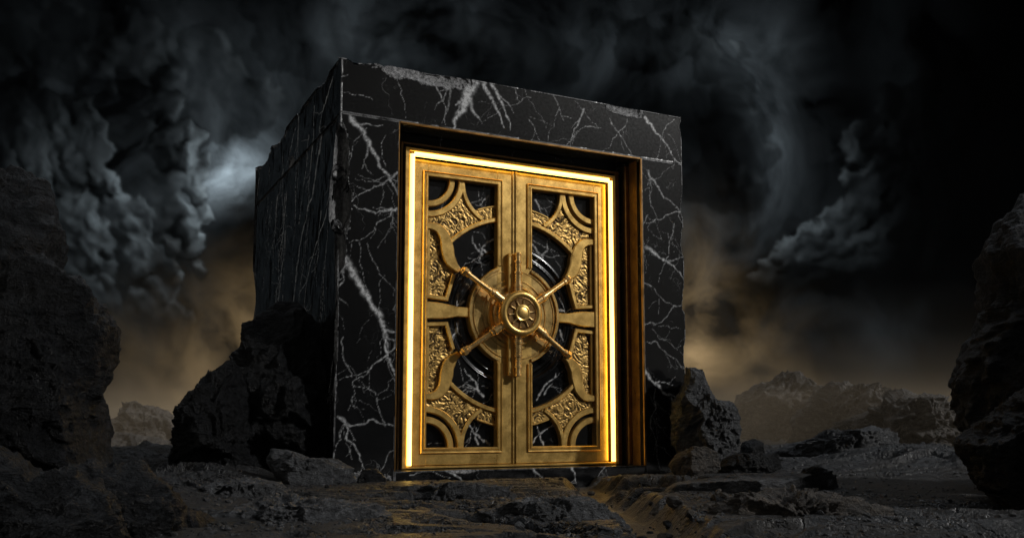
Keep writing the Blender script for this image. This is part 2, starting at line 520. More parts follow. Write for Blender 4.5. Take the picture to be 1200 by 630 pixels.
M_gold = gold('brushed_gold', (0.60, 0.37, 0.105), (0.84, 0.55, 0.17), 0.34, 0.10)
M_goldpol = gold('polished_gold', (0.80, 0.50, 0.18), (0.98, 0.68, 0.30), 0.27, 0.05)
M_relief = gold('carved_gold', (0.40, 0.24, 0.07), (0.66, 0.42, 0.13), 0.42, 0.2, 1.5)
M_relief2 = gold('aged_gold', (0.42, 0.27, 0.09), (0.74, 0.50, 0.18), 0.32, 0.08, 0.8)
M_bronze = gold('dark_bronze', (0.16, 0.085, 0.028), (0.30, 0.17, 0.06), 0.34, 0.2)


def darken_hollows(m):
    # darker brown in the hollows of the carving
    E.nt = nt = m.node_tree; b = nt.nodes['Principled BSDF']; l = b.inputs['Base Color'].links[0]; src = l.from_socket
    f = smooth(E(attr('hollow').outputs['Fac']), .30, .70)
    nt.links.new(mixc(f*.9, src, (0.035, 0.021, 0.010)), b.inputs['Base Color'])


darken_hollows(M_relief)


def led_mat():
    m, b = newmat('warm_light_strip')
    b.inputs['Base Color'].default_value = (0.9, 0.8, 0.6, 1)
    b.inputs['Emission Color'].default_value = (1.0, 0.63, 0.125, 1)
    b.inputs['Emission Strength'].default_value = LEDE
    return m


M_led = led_mat()

# ------------------------------------------------------------------ sky backdrop mesh
def build_sky():
    Rr = 2600.0
    A = np.radians(np.arange(-54, 54.01, SKYSTEP)) + YAW
    e = np.radians(np.arange(-9, 38.01, SKYSTEP))
    aa, ee = np.meshgrid(A, e[::-1])
    d = np.stack([np.sin(aa)*np.cos(ee), np.cos(aa)*np.cos(ee), np.sin(ee)], -1)
    den = d@FW
    px = 600 + FPX*(d@RT)/den; py = 377.38 - FPX*(d@UP)/den
    col = sky_colour(px, py)
    edge = sstep(np.abs(aa-YAW), math.radians(54), math.radians(40))*sstep(ee, math.radians(38), math.radians(30))
    col = col*edge[..., None] + 0.0035*(1-edge[..., None])
    v = CAM + d*Rr
    m = bpy.data.materials.new('storm_cloud'); m.use_nodes = True; E.nt = nt = m.node_tree; nt.nodes.clear()
    em = nt.nodes.new('ShaderNodeEmission'); o = nt.nodes.new('ShaderNodeOutputMaterial')
    nt.links.new(attr('cloud').outputs['Color'], em.inputs[0]); nt.links.new(em.outputs[0], o.inputs[0])
    m.cycles.emission_sampling = 'NONE'
    ob = mesh_obj('sky', v.reshape(-1, 3), grid_faces(*aa.shape), m, attrs={'cloud': col.reshape(-1, 3)}, smoothang=180)
    tag(ob, kind='structure')


build_sky()

# ------------------------------------------------------------------ ground
RH = np.array([math.cos(YAW), -math.sin(YAW)]); FH = np.array([math.sin(YAW), math.cos(YAW)])
PATH = [onz(*q, -.25)[:2] for q in [(668, 561), (700, 572), (694, 583), (722, 596), (752, 612), (775, 634), (800, 665)]]


def seg_dist(x, y, pts):
    d = np.full(np.shape(x), 1e9)
    for (ax, ay), (bx, by) in zip(pts[:-1], pts[1:]):
        ux, uy = bx-ax, by-ay; t = np.clip(((x-ax)*ux + (y-ay)*uy)/(ux*ux+uy*uy), 0, 1)
        d = np.minimum(d, np.hypot(x-ax-t*ux, y-ay-t*uy))
    return d


def ground_h(x, y):
    s = (x-CAM[0])*RH[0] + (y-CAM[1])*RH[1]; t = (x-CAM[0])*FH[0] + (y-CAM[1])*FH[1]
    dist = np.hypot(s, t)
    w = fbm(np.stack([s*.25, t*.25, 0*s], -1), 3, seed=60)
    big = fbm(np.stack([s*.22+3, t*.42+w, 0*s], -1), 3, seed=61)
    lay = fbm(np.stack([s*.55+w*1.5, t*1.5+w*3, 0*s], -1), 5, seed=62, ridged=True)
    lay2 = fbm(np.stack([s*1.6+w*2, t*4.2+w*4, 0*s+4], -1), 5, seed=63, ridged=True)
    fine = fbm(np.stack([s*7, t*11, 0*s], -1), 4, seed=64)
    # broken slabs: terraces with sharp steps
    q = (big*.9 + lay*.35)*3.2; k = np.floor(q); fr = q-k
    terr = (k + sstep(fr, .0, .22)*.75 + fr*.25)/3.2
    h = -.30 + terr*.46 + lay*.08 + lay2*.075 + fine*.020
    h = h + .22*np.exp(-((s+4.5)/2.0)**2 - ((t-9)/4)**2)                       # rise by the left boulders
    h = h + .25*sstep(s, 4.6, 8.5)*np.exp(-((t-17)/7)**2)                      # bank on the right
    h = h + .12*np.exp(-((s-5.0)/2.2)**2 - ((t-12)/2.2)**2)
    h = np.minimum(h, -.06 + .5*sstep(np.abs(s-1.5), 4, 7) + .6*sstep(dist, 14, 40))
    d = seg_dist(x, y, PATH)
    pa = 1-sstep(d + w*.15, .12, .42)
    h = h*(1-pa) + (-.335 + .02*w)*pa
    # flat footing under and right in front of the block
    ft = sstep(-np.maximum(np.maximum(-x, x-6.3), np.maximum(-y-.2, y-7)), -1.2, .1)
    h = h*(1-ft) + np.minimum(h, -.17)*ft
    far = sstep(dist, 30, 120)
    h = h*(1-far) + far*(-1.0 + 2.4*fbm(np.stack([s*.02, t*.02, 0*s], -1), 4, seed=66))
    far2 = sstep(dist, 200, 900)
    h = h*(1-far2) - 6*far2
    return h, pa, lay


def build_ground():
    a1 = np.concatenate([np.arange(-180, -42, 3.0), np.arange(-42, 42, .105), np.arange(42, 180.1, 3.0)])
    r = np.concatenate([[.3], np.geomspace(1.5, 4.5, 40)[:-1], np.geomspace(4.5, 30, 640)[:-1], np.geomspace(30, 900, 80)])
    aa, rr = np.meshgrid(np.radians(a1)+YAW, r, indexing='ij')
    x = CAM[0] + np.sin(aa)*rr; y = CAM[1] + np.cos(aa)*rr
    h, pa, lay = ground_h(x, y)
    m, b = newmat('rocky_ground'); p = objco(); P_ = E(attr('path').outputs['Fac'])
    n1 = noise(p, 1.1, 6, 0.6); n2 = noise(p, 8, 7, 0.68); n3 = noise(p, 55, 4, 0.65)
    c = mixc(smooth(n1*.4 + n2*.6, .44, .64), (0.0014, 0.0016, 0.0019), (0.026, 0.0275, 0.031))
    c = mixc(smooth(noise(p, .6, 4), .48, .62)*.5, c, (0.030, 0.025, 0.020))
    c = mixc(smooth(n3 + n2*.4, .80, .95)*.5, c, (0.075, 0.075, 0.078))
    c = mixc(P_*.85, c, mixc(n2, (0.026, 0.0235, 0.020), (0.062, 0.057, 0.050)))
    setin(b, 'Base Color', c)
    setin(b, 'Roughness', (n2*0.60 + 0.06 + P_*.08).max(.2))
    hg = n2*(1.0 - P_*.75) + n3*.18 + noise(vm('MULTIPLY', p, (1, 1, 1)), 22, 5, .65)*.4*(1.0 - P_*.6)
    ck = voro(vm('ADD', vm('MULTIPLY', p, (1.0, 1.0, .5)), vm('SCALE', noise(p, 1.6, 5, .65, color=True), 1.1)), 1.5, 'DISTANCE_TO_EDGE', 1)
    hg = hg + smooth(ck, 0.0, 0.05)*.5*(1.0 - P_)
    bump(b, hg, 1.0, .13)
    o = mesh_obj('ground', np.stack([x, y, h], -1).reshape(-1, 3), grid_faces(*aa.shape, flip=True), m,
                 attrs={'path': pa.ravel()}, smoothang=180)
    tag(o, kind='structure')


build_ground()


def gz(x, y): return float(ground_h(np.array([x]), np.array([y]))[0][0])


# ------------------------------------------------------------------ rocks
def ico(sub):
    bm = bmesh.new(); bmesh.ops.create_icosphere(bm, subdivisions=sub, radius=1)
    v = np.array([q.co[:] for q in bm.verts]); f = np.array([[q.index for q in p.verts] for p in bm.faces]); bm.free()
    return v, f


_I = {}


def rock(name, label, cat, outline, dist, depth, seed, mat, sub=6, rough=1.0, facets=14, group=None, push=0.0, strat=(0, 0, 1)):
    """a boulder at its own distance: outline gives its silhouette, depth its half thickness"""
    if sub not in _I: _I[sub] = ico(sub)
    u, f = _I[sub]
    rng = np.random.default_rng(seed)
    O = np.array(outline, float); c = np.array([(O[:, 0].min()+O[:, 0].max())/2, (O[:, 1].min()+O[:, 1].max())/2])
    L = (O - c)*np.array([1, -1])*dist/FPX
    size = float(np.sqrt(np.ptp(L[:, 0])*np.ptp(L[:, 1])))
    up = np.array([0, 0, 1.0]); rt = RT; fw = np.cross(up, rt)
    cen = at(c[0], c[1], dist) + fw*push
    th = np.arctan2(u[:, 2], u[:, 0]); ct, st_ = np.cos(th), np.sin(th)
    R = np.zeros(len(u))
    for i in range(len(L)):
        a, b = L[i], L[(i+1) % len(L)]; e = b-a
        den = ct*e[1] - st_*e[0]
        den = np.where(np.abs(den) < 1e-9, 1e-9, den)
        t = (a[0]*e[1] - a[1]*e[0])/den; w = (a[0]*st_ - a[1]*ct)/den
        ok = (w >= -1e-6) & (w <= 1+1e-6) & (t > 0)
        R = np.where(ok, np.maximum(R, t), R)
    s = np.sqrt(u[:, 0]**2 + u[:, 2]**2)
    s2 = np.clip(s, 0, 1)**.62; c2 = np.sign(u[:, 1])*np.abs(u[:, 1])**.8
    R = R*(1 - .32*np.clip(c2, 0, 1))
    p = rt*(R*ct*s2)[:, None] + up*(R*st_*s2)[:, None] + fw*(depth*c2)[:, None]
    # fracture planes
    for k in range(facets):
        n = rt*rng.normal(0, .42) + up*rng.normal(.05, .40) - fw*abs(rng.normal(.8, .3)); n /= np.linalg.norm(n)
        d = p@n; o = np.quantile(d, rng.uniform(.82, .97))
        ex = np.maximum(0, d-o); p = p - n*(ex*.9)[:, None]
    nz = p/np.linalg.norm(p, axis=1)[:, None]
    q = p/size*1.0 + seed*3.7
    strv = np.array(strat, float); strv /= np.linalg.norm(strv)
    al = (p@strv)/size
    wq = q + .35*np.stack([fbm(q*2, 3, seed=seed+k) for k in (1, 2, 3)], -1)
    big = fbm(wq*1.8, 3, seed=seed+4); rid = fbm(wq*3.4, 6, seed=seed+5, ridged=True, gain=.55)
    lay = fbm(np.stack([wq[:, 0]*1.5, wq[:, 1]*1.5, al*9+wq[:, 2]], -1), 5, seed=seed+6, ridged=True)
    # angular blocks: terraced noise
    bl = fbm(wq*2.6, 3, seed=seed+8)*5; kf = np.floor(bl); fr = bl-kf; blk = (kf + sstep(fr, 0, .25))/5
    fine = fbm(q*22, 5, seed=seed+7, gain=.6)
    crg = fbm(wq*1.3+9, 4, seed=seed+11, ridged=True, gain=.6)
    dsp = big*.07 + crg*.09 + rid*.075 + lay*.02 + blk*.05 + fine*.010
    dsp = size*rough*(dsp - dsp.mean())
    p = p + nz*dsp[:, None]
    o = mesh_obj(name, p + cen, f, mat, smoothang=180, loc=cen)
    tag(o, label, cat, group)
    return o


R_ = [
 ('rock', 'tall black boulder at the far left edge, rising highest of the left-hand rocks', [(-120, 140), (-30, 146), (6, 158), (22, 185), (38, 250), (34, 290), (42, 330), (30, 420), (40, 560), (-120, 620)], 8.2, 1.3, 101, M_rock, 7, .95, 12),
 ('rock', 'rounded dark boulder with a lit right edge, leaning against the tall left boulder', [(-20, 320), (38, 298), (60, 312), (84, 326), (102, 352), (116, 384), (110, 436), (98, 470), (108, 520), (118, 560), (60, 600), (-40, 560)], 7.6, 1.0, 102, M_rock, 7, .95, 12),
 ('rock', 'low black rock in the bottom left corner of the picture', [(-80, 560), (-10, 530), (30, 552), (70, 545), (110, 575), (140, 640), (120, 720), (-80, 740)], 5.4, .8, 103, M_rock, 7, 1.0, 12),
 ('rock', 'dark rock sloping down to the right below the rounded left boulder', [(70, 560), (112, 534), (140, 536), (168, 556), (192, 578), (203, 610), (215, 680), (90, 700), (50, 620)], 6.3, .8, 104, M_rock, 7, 1.0, 12),
 ('rock', 'small dark wedge of rock at the foot of the left foreground boulders', [(190, 610), (208, 597), (232, 597), (246, 612), (258, 634), (240, 660), (190, 660)], 7.0, .35, 105, M_rock, 5, .8, 6),
 ('rock', 'big black jagged boulder with a pointed top against the left side of the block', [(262, 470), (272, 405), (288, 372), (306, 350), (323, 337), (340, 343), (352, 356), (372, 372), (386, 408), (397, 450), (398, 560), (300, 580), (255, 560)], 13.6, 1.15, 106, M_rock, 7, .9, 14),
 ('rock', 'dark shoulder of rock to the left of the pointed black boulder', [(206, 545), (212, 500), (220, 478), (232, 456), (250, 440), (272, 430), (296, 470), (300, 560), (240, 580)], 13.0, .9, 107, M_rock, 7, 1.0, 12),
 ('rock', 'flat grey slab of rock with a ragged lit top below the left marble pillar', [(304, 545), (310, 524), (330, 526), (360, 536), (395, 538), (410, 546), (418, 562), (390, 578), (330, 580), (308, 565)], 11.6, .55, 108, M_rockgrey, 6, .8, 8),
 ('rock', 'small stone beside the left foot of the gold door', [(418, 562), (428, 549), (440, 550), (453, 560), (452, 570), (425, 574)], 11.9, .2, 109, M_rock, 5, .7, 5),
 ('rock', 'jagged grey rock leaning against the right side of the marble block', [(790, 470), (806, 432), (822, 436), (828, 455), (838, 470), (852, 472), (862, 495), (868, 530), (860, 548), (800, 548), (786, 520)], 15.3, .75, 110, M_rockgrey, 7, .85, 12),
 ('rock', 'warm lit angular stone at the foot of the right marble pillar', [(783, 545), (790, 530), (806, 523), (826, 522), (838, 530), (843, 548), (828, 560), (795, 560)], 13.9, .4, 111, M_rockwarm, 6, .6, 9),
 ('rock', 'small dark block of stone just right of the jagged grey rock', [(866, 534), (870, 516), (884, 514), (894, 518), (894, 536), (880, 542)], 15.6, .25, 112, M_rock, 5, .5, 7),
 ('rock', 'low dark rock in front of the jagged grey rock on the right', [(838, 548), (850, 534), (876, 530), (896, 530), (914, 532), (916, 548), (890, 556), (845, 556)], 14.2, .4, 113, M_rock, 6, .7, 8),
 ('rock', 'lone dark stone lying on the pale slab to the right of the path', [(935, 562), (942, 549), (956, 545), (968, 549), (972, 560), (955, 568)], 12.3, .22, 114, M_rock, 5, .7, 6),
 ('rock', 'tall black cliff-like boulder at the right edge of the picture', [(1134, 500), (1138, 440), (1148, 400), (1172, 376), (1178, 320), (1172, 290), (1190, 262), (1210, 235), (1244, 214), (1330, 200), (1400, 400), (1380, 560), (1180, 560)], 10.5, 1.7, 115, M_rock, 7, .9, 12),
 ('rock', 'sloping grey rock in front of the tall right-hand boulder', [(1140, 522), (1182, 482), (1210, 460), (1250, 436), (1340, 422), (1350, 602), (1170, 602)], 8.6, 1.0, 116, M_rock, 7, .95, 12),
 ('rock', 'long black slab of rock in the foreground left of the path', [(545, 640), (552, 606), (580, 592), (620, 584), (670, 583), (706, 590), (724, 602), (738, 622), (730, 655), (600, 665)], 7.9, .6, 117, M_rockgrey, 7, .9, 9),
 ('rock', 'broad low slab of rock in the left foreground before the flat grey slab', [(205, 640), (230, 606), (300, 590), (380, 586), (440, 592), (470, 606), (480, 640), (340, 660)], 7.6, .8, 118, M_rockgrey, 7, 1.1, 8),
 ('rock', 'narrow broken ledge of dark rock running left from the foot of the gold door', [(430, 590), (450, 572), (500, 566), (560, 566), (600, 572), (618, 584), (560, 596), (470, 600)], 10.2, .45, 141, M_rockgrey, 7, 1.0, 8),
 ('rock', 'low hump of rock between the pointed black boulder and the left foreground rocks', [(215, 590), (240, 568), (285, 560), (325, 566), (350, 584), (330, 600), (250, 604)], 9.6, .5, 142, M_rockgrey, 7, 1.0, 8),
 ('rock', 'crumbling brown heap of rubble in the right foreground', [(806, 640), (820, 600), (850, 590), (880, 580), (930, 578), (975, 585), (1040, 600), (1060, 650), (900, 670)], 7.9, .8, 119, M_rockwarm, 7, 1.5, 6),
 ('rock', 'pale flat slab of rock between the path and the right-hand bank', [(760, 590), (790, 566), (850, 556), (930, 553), (990, 560), (1010, 590), (900, 606), (800, 604)], 10.6, .9, 120, M_rockgrey, 7, .45, 8),
 ('far_rock', 'warm lit rock outcrop far away between the left boulders', [(140, 540), (152, 472), (166, 470), (186, 482), (204, 492), (216, 512), (226, 545)], 40, 3, 131, M_far, 6, 1.5, 14),
 ('far_rock', 'low far ridge of rock in front of the warm lit outcrop', [(118, 540), (132, 510), (160, 508), (190, 518), (212, 528), (230, 545), (170, 560)], 33, 2.5, 132, M_far, 6, .9, 8),
 ('far_rock', 'misty far mound of rock nearest to the marble block on the right', [(850, 540), (866, 482), (880, 462), (893, 456), (906, 444), (926, 442), (946, 458), (972, 488), (985, 540)], 44, 5, 133, M_far, 7, 1.5, 16),
 ('far_rock', 'misty domed rock in the distance, middle of the three on the right', [(915, 545), (936, 492), (958, 470), (978, 452), (1004, 447), (1030, 458), (1056, 468), (1080, 545)], 34, 4, 134, M_far, 7, 1.5, 16),
 ('far_rock', 'long low far rock just left of the tall right-hand boulder', [(950, 540), (975, 500), (1010, 486), (1050, 470), (1100, 466), (1160, 476), (1180, 540)], 27, 3, 135, M_far, 7, 1.5, 16),
 ('rock', 'broken grey hillside rock right of the small dark block', [(882, 550), (900, 534), (935, 518), (975, 506), (1020, 502), (1070, 512), (1090, 556)], 19, 1.6, 136, M_rockgrey, 7, 1.1, 10),
]
for nm, lb, ol, di, dp, sdd, mt, sb, rg, fc in R_:
    rock('far_rock' if nm == 'far_rock' else 'rock', lb, 'rock', ol, di, dp, sdd, mt, sb, rg, fc)

# loose stones, each its own object
rng = np.random.default_rng(7)
_sv = []
for k in range(6):
    if 3 not in _I: _I[3] = ico(3)
    u, f = _I[3]; p = u.copy()
    for j in range(9):
        n = rng.normal(size=3); n /= np.linalg.norm(n); d = p@n; p -= n*np.maximum(0, d-rng.uniform(.45, .8))[:, None]
    p *= np.array([1.2, .9, .65]); p += u*fbm(u*1.7+k*9, 4, seed=200+k)[:, None]*.18
    me_o = mesh_obj('stone', p, f, M_rock if k % 2 else M_rockwarm, smoothang=30)
    _sv.append(me_o.data); bpy.data.objects.remove(me_o)


def stones(n, box, dist_size, label, group, seed):
    r = np.random.default_rng(seed)
    for i in range(n):
        px, py = r.uniform(box[0], box[2]), r.uniform(box[1], box[3])
        w = onz(px, py, -.27); s = dist_size*math.exp(r.normal(0, .5))
        o = bpy.data.objects.new('stone', _sv[int(r.integers(6))]); C.objects.link(o)
        o.location = (w[0], w[1], gz(w[0], w[1]) + s*.25); o.scale = (s, s*r.uniform(.7, 1.1), s*r.uniform(.7, 1.1))
        o.rotation_euler = (r.normal(0, .3), r.normal(0, .3), r.uniform(0, 6.28))
        tag(o, label, 'stone', group)


def gravel():
    """scree and grit washed between the slabs: far too many bits to count"""
    r = np.random.default_rng(99); u, f = ico(2)
    VS, FS = [], []; off = 0; n = 0
    while n < 2600:
        t = 6.3 + 12*r.uniform(0, 1)**1.5; s = r.uniform(-.55, .60)*t
        x = CAM[0] + s*RH[0] + t*FH[0]; y = CAM[1] + s*RH[1] + t*FH[1]
        if x > -.3 and x < 6.6 and y > -.1: continue
        c = fbm(np.array([[x*1.1, y*1.1, 3.3]]), 3, seed=88)[0]
        if c < r.uniform(-.12, .45): continue
        sz = .008*math.exp(r.normal(.45, .65)); sz = min(sz, .05)
        p = u*np.array([1, r.uniform(.6, 1), r.uniform(.45, .8)])
        for j in range(5):
            nn = r.normal(size=3); nn /= np.linalg.norm(nn); d = p@nn; p = p - nn*np.maximum(0, d-r.uniform(.45, .75))[:, None]
        a = r.uniform(0, 6.28); ca, sa = math.cos(a), math.sin(a)
        p = np.stack([p[:, 0]*ca-p[:, 1]*sa, p[:, 0]*sa+p[:, 1]*ca, p[:, 2]], -1)*sz
        VS.append(p + np.array([x, y, 0])); FS.append(f+off); off += len(u); n += 1
    cen = np.array([q.mean(0) for q in VS]); h = ground_h(cen[:, 0], cen[:, 1])[0]
    V = np.concatenate([q + np.array([0, 0, hh+.004]) for q, hh in zip(VS, h)])
    o = mesh_obj('gravel', V, np.concatenate(FS), M_rockgrey, smoothang=35)
    tag(o, 'loose grey grit and gravel scattered over the rocky ground', None, None, 'stuff')


gravel()
stones(7, (640, 572, 706, 581), .045, 'small dark stone lying on the lit ground in front of the gold door', 'small stones in front of the gold door', 1)
stones(14, (752, 598, 815, 628), .045, 'small dark stone lying on the path in the right foreground', 'small stones on the path', 2)
stones(34, (815, 578, 985, 626), .06, 'loose stone on the crumbling brown heap in the right foreground', 'loose stones on the brown heap', 3)
stones(9, (845, 546, 925, 560), .07, 'small stone at the foot of the jagged grey rock right of the block', 'small stones right of the marble block', 4)
stones(12, (210, 576, 560, 600), .05, 'small dark stone on the rocky ground left of the path', 'small stones in the left foreground', 5)

# ------------------------------------------------------------------ the marble block
BW, HS, HT, BD = 6.234, 5.281, 6.147, 6.6
XL, XR = 0.922, 5.364
vault = bpy.data.objects.new('marble_vault', None); C.objects.link(vault)
tag(vault, 'huge black veined marble block with a glowing gold double door', 'vault')


def ony(px, py, y=0.0):
    r = ray(px, py); q = CAM + r*((y-CAM[1])/r[1]); return (q[0], q[2])


def onx(px, py, x=0.0):
    r = ray(px, py); q = CAM + r*((x-CAM[0])/r[0]); return (q[1], q[2])


VR = np.random.default_rng(77)


def crack(pts, w, inten, segs, jit=.085, branch=.24, depth=0):
    """jagged vein through the points, tapering, with side branches"""
    P = [np.array(q, float) for q in pts]
    for _ in range(4 if depth == 0 else 3):
        Q = [P[0]]
        for a, b in zip(P[:-1], P[1:]):
            d = b-a; m = (a+b)/2 + np.array([-d[1], d[0]])*VR.normal(0, jit)
            Q += [m, b]
        P = Q
    n = len(P)
    for i in range(n-1):
        t = i/(n-1); k = (1-.75*t)*VR.uniform(.35, 1.6)
        segs.append((*P[i], *P[i+1], max(w*k, .0035), inten*VR.uniform(.6, 1.1)))
        if depth < 2 and VR.uniform() < branch*.22:
            d = P[i+1]-P[i]; L = np.hypot(*d)+1e-9; a = VR.choice([-1, 1])*VR.uniform(.4, 1.1)
            dd = np.array([d[0]*math.cos(a)-d[1]*math.sin(a), d[0]*math.sin(a)+d[1]*math.cos(a)])/L
            l = VR.uniform(.15, .7)
            crack([P[i], P[i]+dd*l*.5+VR.normal(0, .03, 2), P[i]+dd*l], w*.45, inten*.7, segs, jit, branch, depth+1)


FV = []      # veins on the front plane (x, z)
for pts, w, it in [
    ([(557, 88), (549, 108), (545, 120), (537, 134), (532, 152)], .050, 1.0), ([(556, 92), (551, 104), (542, 128)], .03, 1.0), ([(566, 91), (574, 112), (582, 128), (591, 150)], .020, .9),
    ([(572, 92), (582, 108), (598, 152)], .022, .9), ([(509, 84), (512, 104), (522, 146)], .012, .7), ([(454, 74), (476, 140)], .006, .5),
    ([(645, 106), (661, 142)], .008, .6), ([(684, 128), (676, 148), (667, 168)], .012, .7), ([(714, 138), (728, 160), (742, 186)], .007, .6),
    ([(756, 138), (766, 152), (780, 168), (797, 192)], .016, .9), ([(704, 150), (686, 148), (664, 170)], .008, .6), ([(610, 96), (640, 150)], .004, .4), ([(735, 140), (718, 162), (706, 178)], .006, .5),
    ([(620, 140), (636, 168)], .005, .5), ([(600, 96), (610, 120)], .006, .5), ([(790, 140), (776, 160), (768, 186)], .006, .5),
    ([(410, 135), (424, 152), (433, 170), (444, 193), (456, 210), (470, 232)], .022, .9), ([(466, 202), (443, 218), (412, 236)], .010, .7), ([(470, 242), (440, 250), (414, 240)], .014, .8),
    ([(462, 245), (438, 270), (410, 284)], .006, .6), ([(401, 297), (414, 322), (432, 348), (446, 374), (453, 395), (464, 440)], .034, .95), ([(468, 400), (440, 425), (414, 446)], .010, .7),
    ([(396, 488), (428, 496), (466, 502)], .012, .8), ([(404, 495), (420, 530), (430, 560)], .008, .7), ([(402, 395), (412, 440), (408, 480)], .005, .5), ([(430, 285), (444, 320), (468, 345)], .005, .5),
    ([(452, 500), (440, 460), (412, 450)], .006, .5), ([(430, 150), (412, 180), (404, 200)], .004, .5),
    ([(760, 200), (778, 232), (800, 262)], .010, .7), ([(806, 246), (780, 252), (757, 262)], .008, .7), ([(757, 290), (775, 303), (790, 312), (806, 338)], .018, .9), ([(790, 262), (784, 300), (772, 330)], .008, .6),
    ([(752, 330), (778, 352), (806, 360)], .006, .6), ([(754, 380), (780, 372), (804, 352)], .007, .6), ([(752, 430), (766, 448), (786, 462), (806, 470)], .020, .9), ([(768, 455), (762, 500), (774, 548)], .008, .6),
    ([(758, 400), (790, 420), (806, 440)], .006, .6), ([(787, 466), (795, 500), (803, 530)], .010, .7), ([(764, 210), (770, 255), (758, 285)], .005, .5),
    ([(520, 548), (540, 560), (552, 575)], .010, .8), ([(625, 545), (640, 566)], .010, .8), ([(670, 545), (676, 566)], .012, .9), ([(480, 556), (500, 549), (530, 560)], .006, .6), ([(710, 545), (700, 560)], .006, .6),
    ([(728, 330), (736, 380), (731, 440)], .012, .5), ([(735, 250), (745, 320)], .01, .5), ([(470, 330), (476, 420)], .008, .6), ([(476, 155), (470, 240)], .006, .5)]:
    crack([ony(*q) for q in pts], w*1.3, it, FV)
for k in range(24):
    a = VR.uniform([0, 0], [BW, HT]); th = VR.normal(1.9, .7); l = VR.uniform(.3, 1.3); d = np.array([math.cos(th), -math.sin(th)])
    crack([a, a+d*l*.5+VR.normal(0, .06, 2), a+d*l], VR.uniform(.003, .006), VR.uniform(.25, .6), FV)
LV = []      # veins on the left side plane (y, z)
for pts, w, it in [([(388, 90), (374, 140), (368, 180)], .03, .5), ([(394, 190), (380, 250), (362, 310), (352, 380)], .035, .5), ([(345, 150), (332, 200)], .03, .3), ([(375, 160), (364, 230), (350, 290), (345, 330)], .05, .45),
                   ([(330, 180), (322, 250), (318, 320)], .03, .3), ([(396, 380), (388, 430), (380, 480)], .02, .5)]:
    crack([onx(*q) for q in pts], w*.55, it*3, LV, .04, .3)
for k in range(34):
    a = VR.uniform([0, .5], [BD, HT]); th = VR.normal(1.35, .16); l = VR.uniform(.6, 2.4); d = np.array([math.cos(th), -math.sin(th)])
    crack([a, a+d*l*.5+VR.normal(0, .05, 2), a+d*l], VR.uniform(.007, .014), VR.uniform(.5, 2.2), LV, .05, .2)
IV = []      # inner faces of the recess and other planes
for k in range(60):
    a = VR.uniform([0, 0], [BD, HT]); th = VR.uniform(0, 6.28); l = VR.uniform(.3, 1.2); d = np.array([math.cos(th), -math.sin(th)])
    crack([a, a+d*l*.5+VR.normal(0, .08, 2), a+d*l], VR.uniform(.004, .014), VR.uniform(.4, .9), IV)


def veinfield(U, V, segs):
    """U, V 1-D grid coordinates; gaussian lines"""
    out = np.zeros((len(U), len(V)))
    for x1, z1, x2, z2, w, it in segs:
        pad = 2.6*w
        i0, i1 = np.searchsorted(U, [min(x1, x2)-pad, max(x1, x2)+pad]); j0, j1 = np.searchsorted(V, [min(z1, z2)-pad, max(z1, z2)+pad])
        if i1 <= i0 or j1 <= j0: continue
        uu, vv = U[i0:i1, None], V[None, j0:j1]; ex, ez = x2-x1, z2-z1
        t = np.clip(((uu-x1)*ex + (vv-z1)*ez)/(ex*ex+ez*ez+1e-12), 0, 1)
        d = np.hypot(uu-x1-t*ex, vv-z1-t*ez)
        out[i0:i1, j0:j1] = np.maximum(out[i0:i1, j0:j1], it*np.exp(-(d/w)**3))
    return out


CARVES = []   # (centre, radii, noise, roughness)


def carve(p):
    rough = np.zeros(len(p))
    for c, r, na, sd_, *rv in CARVES:
        q = (p-np.array(c))/np.array(r); L = np.linalg.norm(q, axis=1)
        m = L < 1.4
        if not m.any(): continue
        pm = p[m]; n = fbm(pm*3.1, 3, seed=sd_)*na + fbm(pm*11, 4, seed=sd_+3)*na*.45 + fbm(pm*11, 2, seed=sd_+5, ridged=True)*na*.2
        T = 1 + n; ins = L[m] < T
        k = np.where(ins, T/np.maximum(L[m], 1e-6), 1)
        # push away from the hole's centre, limited so that nothing turns inside out
        new = np.array(c) + (pm-np.array(c))*np.minimum(k, 60)[:, None]
        idx = np.where(m)[0][ins]; p[idx] = new[ins]
        rough[idx] = rv[0] if rv else 1
        edge = np.where(m)[0][(~ins) & (L[m] < T+.05)]; rough[edge] = np.maximum(rough[edge], .35*(rv[0] if rv else 1))
    return p, rough


def axis(a, b, st):
    return np.linspace(a, b, max(2, int(round((b-a)/st))+1))


